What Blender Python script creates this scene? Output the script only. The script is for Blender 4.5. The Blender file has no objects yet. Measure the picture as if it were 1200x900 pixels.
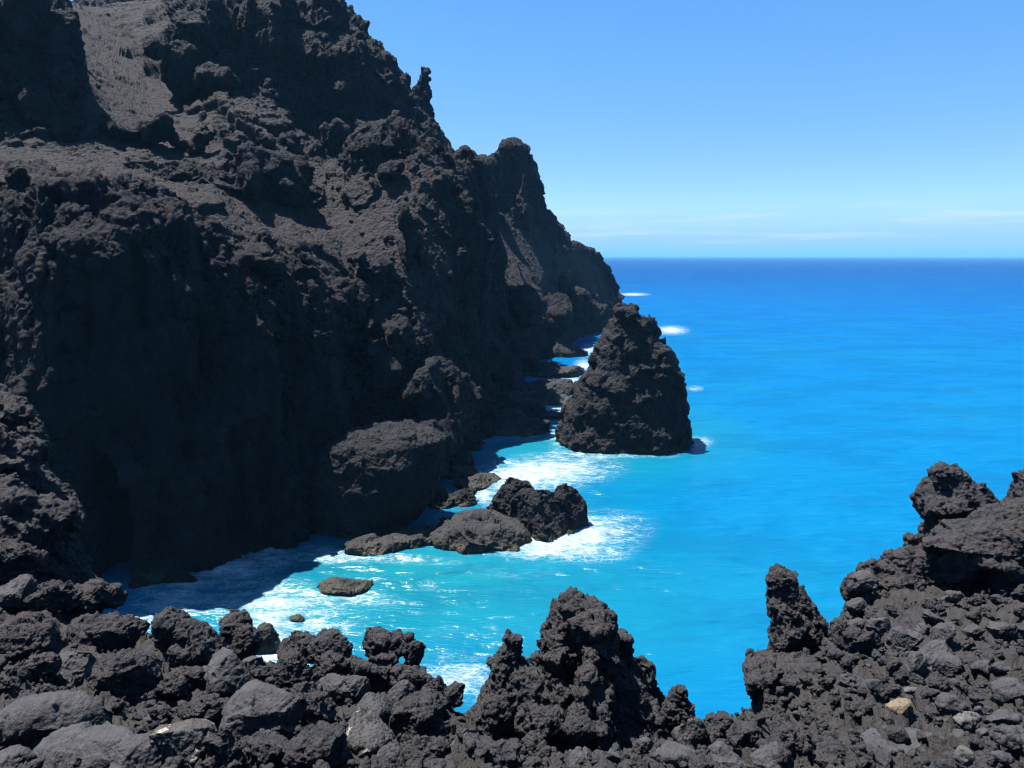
import bpy, math, random
import numpy as np
from mathutils import Vector

HAZE = 1.0e-4
random.seed(7)
rng = np.random.default_rng(11)
scene = bpy.context.scene
COL = scene.collection

# ------------------------------------------------------------------ camera model
FPX = 867.0                      # focal length in 1200-px photo pixels
HC = 25.0                        # eye height above the sea
PITCH = math.atan(150.0 / FPX)
SP, CP = math.sin(PITCH), math.cos(PITCH)

def P(px, py, Y):
    """world point seen at photo pixel (px, py), at ground distance Y ahead of the viewpoint"""
    if py == 'w':                # on the water line
        s = -HC / Y
        u = (s * CP + SP) / (CP - s * SP)
    else:
        u = (450.0 - py) / FPX
    dy = CP + u * SP
    k = Y / dy
    return np.array([(px - 600.0) / FPX * k, Y, HC + (-SP + u * CP) * k])

def project(V):
    x, y, z = V[:, 0], V[:, 1], V[:, 2] - HC
    d = y * CP - z * SP
    up = y * SP + z * CP
    d = np.maximum(d, 1e-3)
    return 600 + FPX * x / d, 450 - FPX * up / d

def mpp(py, Y):                  # metres per photo pixel at that place
    u = (450.0 - py) / FPX
    return Y / (CP + u * SP) / FPX

# ------------------------------------------------------------------ noise
_perm = np.random.default_rng(5).permutation(256).astype(np.int32)
_perm = np.concatenate([_perm, _perm, _perm])
_g = np.random.default_rng(6).normal(size=(256, 3)).astype(np.float32)
_g /= np.linalg.norm(_g, axis=1, keepdims=True)

def _pn(p):
    i = np.floor(p).astype(np.int32)
    f = (p - i).astype(np.float32)
    i &= 255
    w = f * f * f * (f * (f * 6 - 15) + 10)
    out = np.zeros(len(p), np.float32)
    for dx in (0, 1):
        wx = w[:, 0] if dx else 1 - w[:, 0]
        a = _perm[i[:, 0] + dx]
        for dy in (0, 1):
            wy = wx * (w[:, 1] if dy else 1 - w[:, 1])
            b = _perm[a + i[:, 1] + dy]
            for dz in (0, 1):
                g = _g[_perm[b + i[:, 2] + dz]]
                d = g[:, 0] * (f[:, 0] - dx) + g[:, 1] * (f[:, 1] - dy) + g[:, 2] * (f[:, 2] - dz)
                out += d * wy * (w[:, 2] if dz else 1 - w[:, 2])
    return out * 1.5

def pn(p, seed=0.0):
    p = np.asarray(p, np.float32) + np.float32(seed * 17.31 + 1000.5)
    out = np.empty(len(p), np.float32)
    for s in range(0, len(p), 60000):
        out[s:s + 60000] = _pn(p[s:s + 60000])
    return out

def fbm(p, octv, seed=0, gain=.5, lac=2.03, mode='n'):
    out = np.zeros(len(p), np.float32)
    a = 1.0
    q = np.asarray(p, np.float32)
    for k in range(octv):
        n = pn(q, seed + k * 1.7)
        if mode == 'b':
            n = np.abs(n) * 2 - .55          # billow: round lumps, sharp creases
        elif mode == 'r':
            n = 1 - 2.2 * np.abs(n)          # ridged
        out += a * n
        a *= gain
        q = q * lac
    return out

_jit = (np.random.default_rng(8).random((256, 3)).astype(np.float32) - .5) * .75
def facet(p, seed=0.0):
    """broken flat faces: each random cell of space is tilted its own way"""
    p = np.asarray(p, np.float32) + np.float32(seed * 13.7 + 900.3)
    out = np.empty(len(p), np.float32)
    for s in range(0, len(p), 60000):
        q = p[s:s + 60000]
        b = np.floor(q - .5).astype(np.int32)
        best = np.full(len(q), 9e9, np.float32); val = np.zeros(len(q), np.float32)
        for dx in (0, 1):
            for dy in (0, 1):
                for dz in (0, 1):
                    c = b + np.array([dx, dy, dz], np.int32)
                    h = _perm[_perm[_perm[c[:, 0] & 255] + (c[:, 1] & 255)] + (c[:, 2] & 255)]
                    d = q - (c + .5 + _jit[h])
                    dd = (d * d).sum(1)
                    k = dd < best
                    best = np.where(k, dd, best)
                    val = np.where(k, (d * _g[(h * 7 + 31) & 255]).sum(1) + _jit[h, 0] * .6, val)
        out[s:s + 60000] = val
    return out

def sstep(a, b, x):
    t = np.clip((x - a) / (b - a), 0, 1)
    return t * t * (3 - 2 * t)

# ------------------------------------------------------------------ meshes
def mesh_from(name, V, Q, smooth=True):
    me = bpy.data.meshes.new(name)
    V = np.asarray(V, np.float32)
    Q = np.asarray(Q, np.int32)
    n = Q.shape[1]
    me.vertices.add(len(V))
    me.vertices.foreach_set('co', V.ravel())
    me.loops.add(Q.size)
    me.loops.foreach_set('vertex_index', Q.ravel())
    me.polygons.add(len(Q))
    me.polygons.foreach_set('loop_start', np.arange(0, Q.size, n, dtype=np.int32))
    me.update(calc_edges=True)
    me.validate()
    if smooth:
        me.polygons.foreach_set('use_smooth', np.ones(len(me.polygons), bool))
    return me

def get_v(me):
    a = np.empty(len(me.vertices) * 3, np.float32)
    me.vertices.foreach_get('co', a)
    return a.reshape(-1, 3)

def get_n(me):
    a = np.empty(len(me.vertices) * 3, np.float32)
    me.vertex_normals.foreach_get('vector', a)
    return a.reshape(-1, 3)

def set_v(me, V):
    me.vertices.foreach_set('co', np.asarray(V, np.float32).ravel())
    me.update()

def link(name, me, mats, loc=None, **props):
    o = bpy.data.objects.new(name, me)
    COL.objects.link(o)
    for m in (mats if isinstance(mats, (list, tuple)) else [mats]):
        me.materials.append(m)
    if loc is not None:
        set_v(me, get_v(me) - np.asarray(loc, np.float32))
        o.location = loc
    for k, v in props.items():
        if v is not None:
            o[k] = v
    return o

_ico = {}
def ico(level):
    if level in _ico:
        return _ico[level]
    import bmesh
    bm = bmesh.new()
    bmesh.ops.create_icosphere(bm, subdivisions=level, radius=1)
    V = np.array([v.co[:] for v in bm.verts], np.float32)
    T = np.array([[v.index for v in f.verts] for f in bm.faces], np.int32)
    bm.free()
    _ico[level] = (V, T)
    return _ico[level]

_tmp = bpy.data.objects.new('tmp', bpy.data.meshes.new('tmp'))
COL.objects.link(_tmp)
_mod = _tmp.modifiers.new('r', 'REMESH')
_mod.mode = 'VOXEL'
_mod.adaptivity = 0.0
_mod.use_smooth_shade = True

def remesh(parts, voxel):
    """fuse closed pieces into one skin"""
    Vs, Ts, n = [], [], 0
    for V, T in parts:
        Vs.append(V); Ts.append(T + n); n += len(V)
    me = mesh_from('m', np.concatenate(Vs), np.concatenate(Ts))
    _tmp.data = me
    _mod.voxel_size = float(voxel)
    dg = bpy.context.evaluated_depsgraph_get()
    dg.update()
    out = bpy.data.meshes.new_from_object(_tmp.evaluated_get(dg))
    _tmp.data = bpy.data.meshes.new('e')
    bpy.data.meshes.remove(me)
    out.materials.clear()
    return out

def smooth_mesh(V, me, it=2):
    E = np.empty(len(me.edges) * 2, np.int32)
    me.edges.foreach_get('vertices', E)
    E = E.reshape(-1, 2)
    n = len(V)
    deg = np.bincount(E.ravel(), minlength=n).astype(np.float32)[:, None]
    for _ in range(it):
        S = np.stack([np.bincount(E[:, 0], weights=V[E[:, 1], k], minlength=n) +
                      np.bincount(E[:, 1], weights=V[E[:, 0], k], minlength=n) for k in range(3)], 1)
        V = .4 * V + .6 * (S / np.maximum(deg, 1)).astype(np.float32)
    return V

def tube(levels, Y, depth=.85, seg=28, shear=0.0):
    """closed stack of rings; levels = (photo row, left edge, right edge) at distance Y"""
    rings = []
    y0 = levels[-1][0]
    for py, l, r in levels:
        Yc = Y + shear * (y0 - py) * mpp(py, Y)
        c = P((l + r) / 2, py, Yc)
        hw = (r - l) / 2 * mpp(py, Yc)
        hd = hw * depth
        a = np.arange(seg) / seg * 2 * math.pi
        ca, sa = np.cos(a), np.sin(a)
        sq = (np.abs(ca) ** 2.6 + np.abs(sa) ** 2.6) ** (-1 / 2.6)
        rings.append(np.stack([c[0] + hw * ca * sq, c[1] + hd * sa * sq, np.full(seg, c[2])], 1))
    n = len(rings)
    V = np.concatenate(rings + [rings[0].mean(0)[None], rings[-1].mean(0)[None]])
    T = []
    for i in range(n - 1):
        for k in range(seg):
            a, b = i * seg + k, i * seg + (k + 1) % seg
            c, d = a + seg, b + seg
            T += [(a, c, b), (b, c, d)]
    for k in range(seg):
        T.append((n * seg, k, (k + 1) % seg))
        T.append((n * seg + 1, (n - 1) * seg + (k + 1) % seg, (n - 1) * seg + k))
    return V.astype(np.float32), np.array(T, np.int32)

def rot_rand(r):
    q = r.normal(size=4); q /= np.linalg.norm(q)
    w, x, y, z = q
    return np.array([[1 - 2 * (y * y + z * z), 2 * (x * y - z * w), 2 * (x * z + y * w)],
                     [2 * (x * y + z * w), 1 - 2 * (x * x + z * z), 2 * (y * z - x * w)],
                     [2 * (x * z - y * w), 2 * (y * z + x * w), 1 - 2 * (x * x + y * y)]])

def blob(c, r, level=3, rot=None):
    V, T = ico(level)
    V = V * np.asarray(r, np.float32)
    if rot is not None:
        V = V @ np.asarray(rot, np.float32).T
    return (V + np.asarray(c, np.float32)).astype(np.float32), T

_pb = np.random.default_rng(31)
def pblob(px, py, Y, rpx, rpy=None, d=1.0, level=4):
    """ellipsoid given by its photo centre and half sizes in photo pixels"""
    rpy = rpx if rpy is None else rpy
    m = mpp(py, Y)
    return cut_stone(P(px, py, Y), (rpx * m * 1.05, .5 * (rpx + rpy) * m * d, rpy * m * 1.05), _pb, 10, .45, .8, level=level)

def cut_stone(c, r, rr, planes=9, lo=.55, hi=.9, tilt=0.0, level=4):
    """a stone: ellipsoid broken by random flat faces"""
    V, T = ico(level)
    V = V.copy()
    for _ in range(planes):
        n = rr.normal(size=3); n /= np.linalg.norm(n)
        d = rr.uniform(lo, hi)
        ex = V @ n.astype(np.float32) - d
        V -= np.maximum(ex, 0)[:, None] * n.astype(np.float32) * .93
    V = V @ rot_rand(rr).T.astype(np.float32)
    ext = np.abs(V).max(0)
    V = V / ext * np.asarray(r, np.float32)
    ct, st = math.cos(tilt), math.sin(tilt)
    R = np.array([[ct, 0, -st], [0, 1, 0], [st, 0, ct]], np.float32)
    return (V @ R.T + np.asarray(c, np.float32)).astype(np.float32), T

def clinkers(parts, n, rr, lo, hi, zmin=-1e9):
    """extra knobs of cinder scattered over the surface of some pieces"""
    pts = np.concatenate([p[0] for p in parts])
    pts = pts[pts[:, 2] > zmin]
    out = []
    for k in rr.integers(0, len(pts), n):
        r = rr.uniform(lo, hi) * rr.uniform(.6, 1)
        out.append(cut_stone(pts[k] + rr.normal(size=3) * r * .3, r * rr.uniform(.7, 1.3, 3), rr, 5, .6, .9, level=2))
    return out

def lava_skin(me, size, seed, rough=1.0, fine=3, pre=1):
    """roughen a fused rock: broken faces, lumps, creases, pits. size = typical lump (m)"""
    V = get_v(me)
    if pre:
        V = smooth_mesh(V, me, pre)
        set_v(me, V)
    N = get_n(me)
    d = fbm(V / (size * 2.2), 2, seed) * size * .26
    W = V + np.stack([pn(V / (size * .5), seed + 50 + k) for k in range(3)], 1) * size * .16
    d += facet(W / (size * 1.15), seed + 9) * size * .27 * (.45 + .55 * rough)
    d += fbm(V / size, 2, seed + 11, mode='b') * size * .09 * rough
    set_v(me, V + N * d[:, None])
    V = get_v(me); N = get_n(me)
    W = V + np.stack([pn(V / (size * .16), seed + 60 + k) for k in range(3)], 1) * size * .06
    d = facet(W / (size * .42), seed + 15) * size * .11 * rough
    d += fbm(V / (size * .22), fine, seed + 21, gain=.7, mode='b') * size * .042 * (.25 + .75 * rough)
    pit = pn(V / (size * .42), seed + 33)
    d -= sstep(.25, .5, pit) * size * .11 * rough
    d -= sstep(.22, .45, pn(V / (size * .15), seed + 37)) * size * .05 * rough
    set_v(me, V + N * d[:, None])

def recalc(me):
    me.polygons.foreach_set('use_smooth', np.ones(len(me.polygons), bool))
    me.update()

# ------------------------------------------------------------------ materials
def new_mat(name):
    m = bpy.data.materials.new(name)
    m.use_nodes = True
    nt = m.node_tree
    nt.nodes.clear()
    return m, nt

class G:
    def __init__(s, nt): s.nt = nt
    def n(s, t, **kw):
        nd = s.nt.nodes.new(t)
        for k, v in kw.items():
            if k in nd.inputs: nd.inputs[k].default_value = v
            else: setattr(nd, k, v)
        return nd
    def l(s, a, b): s.nt.links.new(a, b)
    def noise(s, vec, scale, detail=4, rough=.55):
        nd = s.n('ShaderNodeTexNoise'); nd.inputs['Scale'].default_value = scale
        nd.inputs['Detail'].default_value = detail; nd.inputs['Roughness'].default_value = rough
        s.l(vec, nd.inputs['Vector']); return nd.outputs[0]
    def vor(s, vec, scale, feature='F1'):
        nd = s.n('ShaderNodeTexVoronoi'); nd.feature = feature
        nd.inputs['Scale'].default_value = scale
        s.l(vec, nd.inputs['Vector']); return nd.outputs['Distance']
    def ramp(s, x, stops):
        nd = s.n('ShaderNodeValToRGB')
        e = nd.color_ramp.elements
        while len(e) < len(stops): e.new(.5)
        for k, (p, c) in enumerate(stops):
            e[k].position = p
            e[k].color = (c, c, c, 1) if isinstance(c, (int, float)) else (*c, 1)
        s.l(x, nd.inputs[0]); return nd.outputs[0]
    def mr(s, x, a, b, c=0., d=1.):
        nd = s.n('ShaderNodeMapRange'); nd.interpolation_type = 'SMOOTHSTEP'
        for k, v in zip((1, 2, 3, 4), (a, b, c, d)): nd.inputs[k].default_value = v
        s.l(x, nd.inputs[0]); return nd.outputs[0]
    def math(s, op, a, b=None):
        nd = s.n('ShaderNodeMath'); nd.operation = op
        for k, v in enumerate((a, b)):
            if v is None: continue
            if isinstance(v, (int, float)): nd.inputs[k].default_value = v
            else: s.l(v, nd.inputs[k])
        return nd.outputs[0]
    def mix(s, fac, a, b, mode='MIX'):
        nd = s.n('ShaderNodeMix'); nd.data_type = 'RGBA'; nd.blend_type = mode
        for sock, v in ((nd.inputs[0], fac), (nd.inputs[6], a), (nd.inputs[7], b)):
            if isinstance(v, (int, float)): sock.default_value = v
            elif isinstance(v, tuple): sock.default_value = (*v, 1)
            else: s.l(v, sock)
        return nd.outputs[2]
    def bump(s, h, strength, dist, nrm=None):
        nd = s.n('ShaderNodeBump'); nd.inputs['Strength'].default_value = strength
        nd.inputs['Distance'].default_value = dist
        s.l(h, nd.inputs['Height'])
        if nrm is not None: s.l(nrm, nd.inputs['Normal'])
        return nd.outputs[0]

def lava_mat(name, unit, dark, light, tint=None, rough=.88, grain=1.0, algae=False, patch=None, scree=None, wall=False):
    """unit: size in metres of the clinker grain"""
    dim = lambda c: tuple(v * .80 for v in c) if c else c
    dark, light, tint, scree = dim(dark), dim(light), dim(tint), dim(scree)
    m, nt = new_mat(name); g = G(nt)
    pos = g.n('ShaderNodeNewGeometry').outputs['Position']
    big = g.noise(pos, .06 / unit, 5, .6)
    mid = g.noise(pos, .45 / unit, 6, .65)
    fin = g.noise(pos, 2.6 / unit, 5, .7)
    c = g.mix(g.ramp(mid, [(.3, 0.), (.7, 1.)]), dark, light)
    if tint:
        c = g.mix(g.mr(big, .47, .62), c, tint)
    c = g.mix(g.math('MULTIPLY', g.mr(fin, .38, .62), .55), c, g.mix(.55, c, (0, 0, 0)))
    if scree:
        at = g.n('ShaderNodeAttribute', attribute_name='scree').outputs['Fac']
        sc = g.mix(g.mr(mid, .35, .65), scree, tuple(v * .72 for v in scree))
        c = g.mix(at, c, sc)
    if patch:
        tc = g.n('ShaderNodeTexCoord').outputs['Object']
        pa = g.noise(tc, patch[1], 4, .6)
        nz = g.n('ShaderNodeSeparateXYZ'); g.l(g.n('ShaderNodeNewGeometry').outputs['Normal'], nz.inputs[0])
        pm = g.math('MULTIPLY', g.mr(pa, patch[2], patch[2] + .05), g.mr(nz.outputs[2], .2, .6))
        c = g.mix(pm, c, patch[0])
    if algae:
        z = g.n('ShaderNodeSeparateXYZ'); g.l(pos, z.inputs[0])
        zz = g.math('ADD', z.outputs[2], g.math('MULTIPLY', g.math('SUBTRACT', g.noise(pos, .6, 4), .5), -1.6))
        c = g.mix(g.mr(zz, 1.0, .2), c, g.mix(g.noise(pos, 2.0, 3), (.035, .032, .018), (.07, .064, .042)))
        c = g.mix(g.mr(zz, .25, .0), c, (.015, .018, .012))
    h1 = g.vor(pos, .8 / unit)
    h1 = g.math('ADD', g.math('MULTIPLY', h1, -.9), g.math('MULTIPLY', g.noise(pos, 1.1 / unit, 6, .68), 1.7))
    h2 = g.math('ADD', g.math('MULTIPLY', g.vor(pos, 2.2 / unit), -1.3), g.noise(pos, 4.0 / unit, 5, .7))
    nb = g.bump(h1, .9 * grain, .45 * unit)
    nb = g.bump(h2, .9 * grain, .26 * unit, nb)
    b = g.n('ShaderNodeBsdfPrincipled')
    g.l(c, b.inputs['Base Color']); g.l(nb, b.inputs['Normal'])
    if algae: g.l(g.mr(zz, .25, .9, .3, rough), b.inputs['Roughness'])
    else: b.inputs['Roughness'].default_value = rough
    b.inputs['Specular IOR Level'].default_value = .25
    o = g.n('ShaderNodeOutputMaterial'); g.l(b.outputs[0], o.inputs[0])
    return m

M_CLIFF = lava_mat('cliff_basalt', .9, (.0130, .0130, .0168), (.026, .0253, .0305), (.027, .0238, .0265), scree=(.043, .0372, .0385))
M_STACK = lava_mat('sea_rock', .6, (.023, .0228, .0262), (.044, .0435, .0475), algae=True)
M_SHORE = lava_mat('shore_rock', .5, (.036, .035, .036), (.068, .065, .065), algae=True, grain=.7)
M_CLINK = lava_mat('clinker_lava', .045, (.037, .0365, .0395), (.076, .0735, .078), (.069, .060, .061))
M_STONE = lava_mat('dense_basalt', .04, (.045, .044, .047), (.080, .078, .081), grain=.42, rough=.8)
M_PALE = lava_mat('weathered_basalt', .05, (.085, .081, .078), (.14, .134, .128), grain=.4)
M_TAN = lava_mat('tan_stone', .05, (.15, .118, .08), (.25, .195, .13), grain=.5)
M_PATCH = lava_mat('lichen_basalt', .045, (.06, .056, .056), (.105, .098, .096), patch=((.33, .29, .22), 7.0, .56), grain=.6)
M_GROUND = lava_mat('lava_ground', .05, (.038, .034, .033), (.08, .072, .069), (.066, .059, .057))

# ------------------------------------------------------------------ lofted terrain
def pchip(x, y, xn):
    """monotone cubic along axis 0"""
    x = np.asarray(x, float); y = np.asarray(y, float)
    h = np.diff(x)[:, None]; d = np.diff(y, axis=0) / h
    m = np.zeros_like(y)
    if len(x) > 2:
        w1 = 2 * h[1:] + h[:-1]; w2 = h[1:] + 2 * h[:-1]
        same = d[:-1] * d[1:] > 0
        with np.errstate(divide='ignore', invalid='ignore'):
            mm = (w1 + w2) / (w1 / d[:-1] + w2 / d[1:])
        m[1:-1] = np.where(same, mm, 0)
    m[0], m[-1] = d[0], d[-1]
    k = np.clip(np.searchsorted(x, xn) - 1, 0, len(x) - 2)
    t = ((xn - x[k]) / (x[k + 1] - x[k]))[:, None]
    hh = h[k]
    return ((2 * t**3 - 3 * t**2 + 1) * y[k] + (t**3 - 2 * t**2 + t) * hh * m[k] +
            (-2 * t**3 + 3 * t**2) * y[k + 1] + (t**3 - t**2) * hh * m[k + 1])

def loft(C, nu, nv, attrs=None):
    """C[col][row] world points -> nu x nv grid"""
    C = np.asarray(C, float)
    nc, nr = C.shape[:2]
    # parameter along rows and columns from the mean spacing seen from the viewpoint
    def ang(p): return p / np.linalg.norm(p - np.array([0, 0, HC]), axis=-1, keepdims=True)
    S = C.copy(); S[..., 2] -= HC
    S = S / np.linalg.norm(S, axis=-1, keepdims=True)
    wd = np.linalg.norm(np.diff(C, axis=1), axis=-1) / np.linalg.norm(C[:, 1:] - [0, 0, HC], axis=-1)
    sv = np.linalg.norm(np.diff(S, axis=1), axis=-1)
    tv = np.concatenate([[0], np.cumsum((sv + .35 * wd).mean(0) + 1e-4)])
    wd = np.linalg.norm(np.diff(C, axis=0), axis=-1) / np.linalg.norm(C[1:] - [0, 0, HC], axis=-1)
    su = np.linalg.norm(np.diff(S, axis=0), axis=-1)
    tu = np.concatenate([[0], np.cumsum((su + .35 * wd).mean(1) + 1e-4)])
    vn = np.linspace(0, tv[-1], nv); un = np.linspace(0, tu[-1], nu)
    A = C
    if attrs is not None:
        A = np.concatenate([C, np.asarray(attrs, float)], -1)
    k = A.shape[2]
    B = pchip(tv, A.transpose(1, 0, 2).reshape(nr, -1), vn).reshape(nv, nc, k)
    D = pchip(tu, B.transpose(1, 0, 2).reshape(nc, -1), un).reshape(nu, nv, k)
    i = np.arange(nu * nv).reshape(nu, nv)
    Q = np.stack([i[:-1, :-1], i[1:, :-1], i[1:, 1:], i[:-1, 1:]], -1).reshape(-1, 4)
    return D.reshape(-1, k), Q

def grid_normals(V, nu, nv):
    G_ = V.reshape(nu, nv, 3)
    du = np.gradient(G_, axis=0); dv = np.gradient(G_, axis=1)
    n = np.cross(du, dv)
    n /= np.maximum(np.linalg.norm(n, axis=-1, keepdims=True), 1e-9)
    return n.reshape(-1, 3).astype(np.float32)

def smooth_grid(a, nu, nv, it):
    a = a.reshape(nu, nv, -1)
    for _ in range(it):
        b = a.copy()
        b[1:-1] = .5 * a[1:-1] + .25 * (a[:-2] + a[2:])
        a = b.copy()
        a[:, 1:-1] = .5 * b[:, 1:-1] + .25 * (b[:, :-2] + b[:, 2:])
    return a.reshape(nu * nv, -1)

def cliff_surface(rows, nu, nv, kinds, seed, lump=1.0, hollows=(), flip=False):
    """kinds: per row (crag, scree, wall) weights.  Returns V, Q, scree"""
    C = [[P(*p) for p in col] for col in rows]
    nc, nr = len(C), len(C[0])
    for col in C:                                   # a foot below the sea under the first row
        f = col[0].copy(); f[2] = -4; col.insert(0, f)
    K = np.asarray(kinds, float)
    if K.ndim == 2: K = np.broadcast_to(K[None], (nc, nr, 3))
    K = np.concatenate([K[:, :1], K], 1)
    A, Q = loft(C, nu, nv, K)
    V = A[:, :3].astype(np.float32)
    crag, scree, wall = [np.clip(A[:, 3 + k], 0, 1).astype(np.float32) for k in range(3)]
    sg = 1.0 if not flip else -1.0
    V = smooth_grid(V, nu, nv, 3).astype(np.float32)
    def nrm(it=0):
        n = grid_normals(V, nu, nv) * sg
        if it: n = smooth_grid(n, nu, nv, it).astype(np.float32)
        return n / np.maximum(np.linalg.norm(n, axis=1, keepdims=True), 1e-6)
    # break up where rock and scree meet
    mixn = fbm(V / 14., 3, seed + 40)
    scree = np.clip(scree + (mixn * 1.0) * sstep(0.05, .4, scree) , 0, 1)
    scree = sstep(.35, .65, scree)
    rock = 1 - scree
    N = nrm(20)
    for (p, r, dep) in hollows:                     # caves, bays
        q = (V - p.astype(np.float32)) / np.asarray(r, np.float32)
        V -= N * (dep * np.clip(1 - (q ** 2).sum(1), 0, 1) ** .5)[:, None].astype(np.float32)
    d = fbm(V / 26., 3, seed) * 3.6 * lump * (.22 + .78 * rock) * (1 - .35 * wall)
    cut = fbm(V / 11., 2, seed + 3, mode='b')
    d += cut * 1.7 * lump * rock
    q = V / np.array([4.2, 4.2, 26.], np.float32)   # upright ribs on the walls
    d += fbm(q, 3, seed + 5, mode='r') * 1.15 * wall
    q = V / np.array([8.5, 8.5, 55.], np.float32)   # broad buttresses
    d += fbm(q, 2, seed + 6, mode='r') * 1.3 * wall
    # outcrops standing out of the slopes
    oc = fbm(V / 9., 2, seed + 8) + .30 * fbm(V / 2.5, 2, seed + 9)
    d += (sstep(.20, .28, oc) * 2.6 - .7) * lump * (1 - .6 * wall) * crag
    V = V + N * d[:, None]
    N = nrm(5)
    d = (fbm(V / 3.6, 2, seed + 12, mode='b') * .35 + facet((V + pn(V / 1.5, seed + 70)[:, None] * .4) / 3.4, seed + 13) * 1.1) * lump * rock * (1 - .6 * wall)
    oc = pn(V / 3.2, seed + 14) + .35 * pn(V / 1.1, seed + 15)
    d += sstep(.1, .28, oc) * .8 * lump * crag * (1 - .7 * wall)
    V = V + N * d[:, None]
    N = nrm(1)
    d = (fbm(V / 1.0, 3, seed + 18, gain=.65, mode='b') * .7 + facet(V / 1.3, seed + 19) * .9) * (.30 * rock * (1 - .5 * wall) + .12 * scree)
    d += sstep(.50, .60, pn(V / 1.5, seed + 80)) * .35 * scree + sstep(.46, .55, pn(V / .7, seed + 81)) * .14 * scree
    q = V / np.array([1.1, 1.1, 5.], np.float32)
    d += fbm(q, 2, seed + 22, mode='r') * .16 * wall
    V = V + N * d[:, None]
    return V, Q, scree

def lumps_on(lst, seed, vox, size):
    """crags: broken rock masses embedded in the slopes"""
    rr = np.random.default_rng(seed)
    parts = []
    for (px, py, Y, rx, ry, dd) in lst:
        m = mpp(py, Y)
        c = P(px, py, Y)
        parts.append(cut_stone(c, (rx * m, dd, ry * m), rr, 14, .42, .85, level=4))
        parts += [cut_stone(c + rr.normal(size=3) * np.array([rx * m, dd, ry * m]) * .45, np.array([rx * m, dd, ry * m]) * rr.uniform(.3, .6, 3), rr, 8, .45, .85, level=3) for _ in range(5)]
    me = remesh(parts, vox)
    V = get_v(me); V = smooth_mesh(V, me, 1); set_v(me, V)
    N = get_n(me)
    q = V / np.array([size, size, size * 3.0], np.float32)
    d = fbm(q, 3, seed, mode='b') * size * .17
    set_v(me, V + N * d[:, None])
    V = get_v(me); N = get_n(me)
    d = fbm(V / (size * .3), 3, seed + 4, gain=.6, mode='b') * size * .05 + facet(V / (size * .5), seed + 6) * size * .15
    set_v(me, V + N * d[:, None])
    Vn = get_v(me)
    # triangles/quads
    Q = np.array([p.vertices[:] if len(p.vertices) == 4 else (*p.vertices[:], p.vertices[2]) for p in me.polygons], np.int32)
    bpy.data.meshes.remove(me)
    return Vn, Q

def build_cliff(name, surfaces, mat, **props):
    Vs, Qs, Ss, n = [], [], [], 0
    for V, Q, s in surfaces:
        Vs.append(V); Qs.append(Q + n); Ss.append(s); n += len(V)
    me = mesh_from(name, np.concatenate(Vs), np.concatenate(Qs))
    at = me.attributes.new('scree', 'FLOAT', 'POINT')
    at.data.foreach_set('value', np.concatenate(Ss).astype(np.float32))
    return link(name, me, mat, **props)

# rows: base, mid wall, rim, front of terrace, terrace, foot of bluff, bluff, top, summit, behind
MASSIF = [
 [(-330,'w',50),(-330,440,51),(-330,205,54),(-330,175,62),(-330,140,82),(-330,120,90),(-325,20,94),(-320,-40,110),(-320,-140,135),(-330,-160,190)],
 [(-120,'w',52),(-125,460,53),(-130,240,56),(-130,195,63),(-130,150,84),(-120,135,90),(-115,20,94),(-110,-30,110),(-110,-110,135),(-110,-130,190)],
 [(0,'w',53),(0,480,54.5),(0,272,57),(0,226,63),(0,172,85),(0,150,92),(5,15,95),(10,-25,110),(10,-60,132),(10,-80,190)],
 [(65,'w',53),(62,480,55),(60,276,58),(60,234,64),(68,185,84),(82,162,93),(64,30,98),(48,-15,112),(40,-45,132),(30,-60,190)],
 [(120,'w',53.5),(120,480,55.5),(120,284,59),(125,244,65),(125,198,85),(140,168,95),(108,95,108),(76,20,150),(72,9,188),(60,12,230)],
 [(192,'w',54.5),(195,480,57),(195,292,61),(200,256,67),(205,212,87),(205,176,98),(170,105,132),(132,25,178),(125,10,192),(120,14,235)],
 [(240,'w',57),(238,480,59.5),(238,294,63),(243,252,70),(243,215,89),(238,178,100),(222,138,118),(200,95,135),(178,7,186),(172,10,235)],
 [(275,'w',59.5),(275,480,62),(275,312,65),(280,272,71),(278,235,89),(270,165,104),(262,130,120),(256,112,126),(240,2,140),(235,2,200)],
 [(345,'w',63),(335,480,66),(330,334,68),(335,295,75),(335,262,92),(330,185,110),(318,142,124),(312,124,131),(300,7,135),(300,3,215)],
 [(385,'w',68),(380,480,70),(376,352,72),(380,312,80),(372,262,98),(365,205,114),(362,152,130),(365,138,135),(364,17,138.5),(372,20,215)],
 [(430,'w',78),(425,480,80),(420,400,84),(430,345,92),(430,285,104),(430,215,118),(430,175,132),(430,164,137),(409,55,140.5),(412,60,210)],
 [(470,'w',92),(470,480,96),(470,400,100),(470,340,106),(475,285,116),(480,225,128),(482,182,142),(480,172,147),(458,103,150.5),(462,107,210)],
 [(510,'w',120),(510,470,122),(510,400,126),(510,340,130),(510,285,135),(512,230,142),(512,200,150),(511,190,156),(500,178,160),(508,170,215)],
 [(545,'w',150),(545,440,152),(545,400,154),(545,340,158),(545,332,160),(545,328,165),(545,322,170),(545,316,174),(545,312,180),(545,316,225)],
]
KM = [(1,0,1),(.5,0,1),(.7,.1,.7),(.3,.85,0),(.1,1,0),(.5,.8,0),(.7,.6,.2),(.9,.45,.2),(.9,.15,.5),(1,.4,0)]
KM = np.repeat(np.array(KM, float)[None], 14, 0)
KM[4:7, 4:9] = (.1, 1, 0); KM[6, 6:8] = (.3, .8, 0)          # the cinder gully
KM[0:4, 6] = (1, 0, .6); KM[0:4, 5] = (.8, .2, .4)           # dark hill on the left
KM[8:13, 8] = (.7, 0, 1); KM[8:13, 7] = (.8, .3, .6)         # summit cliff
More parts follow.
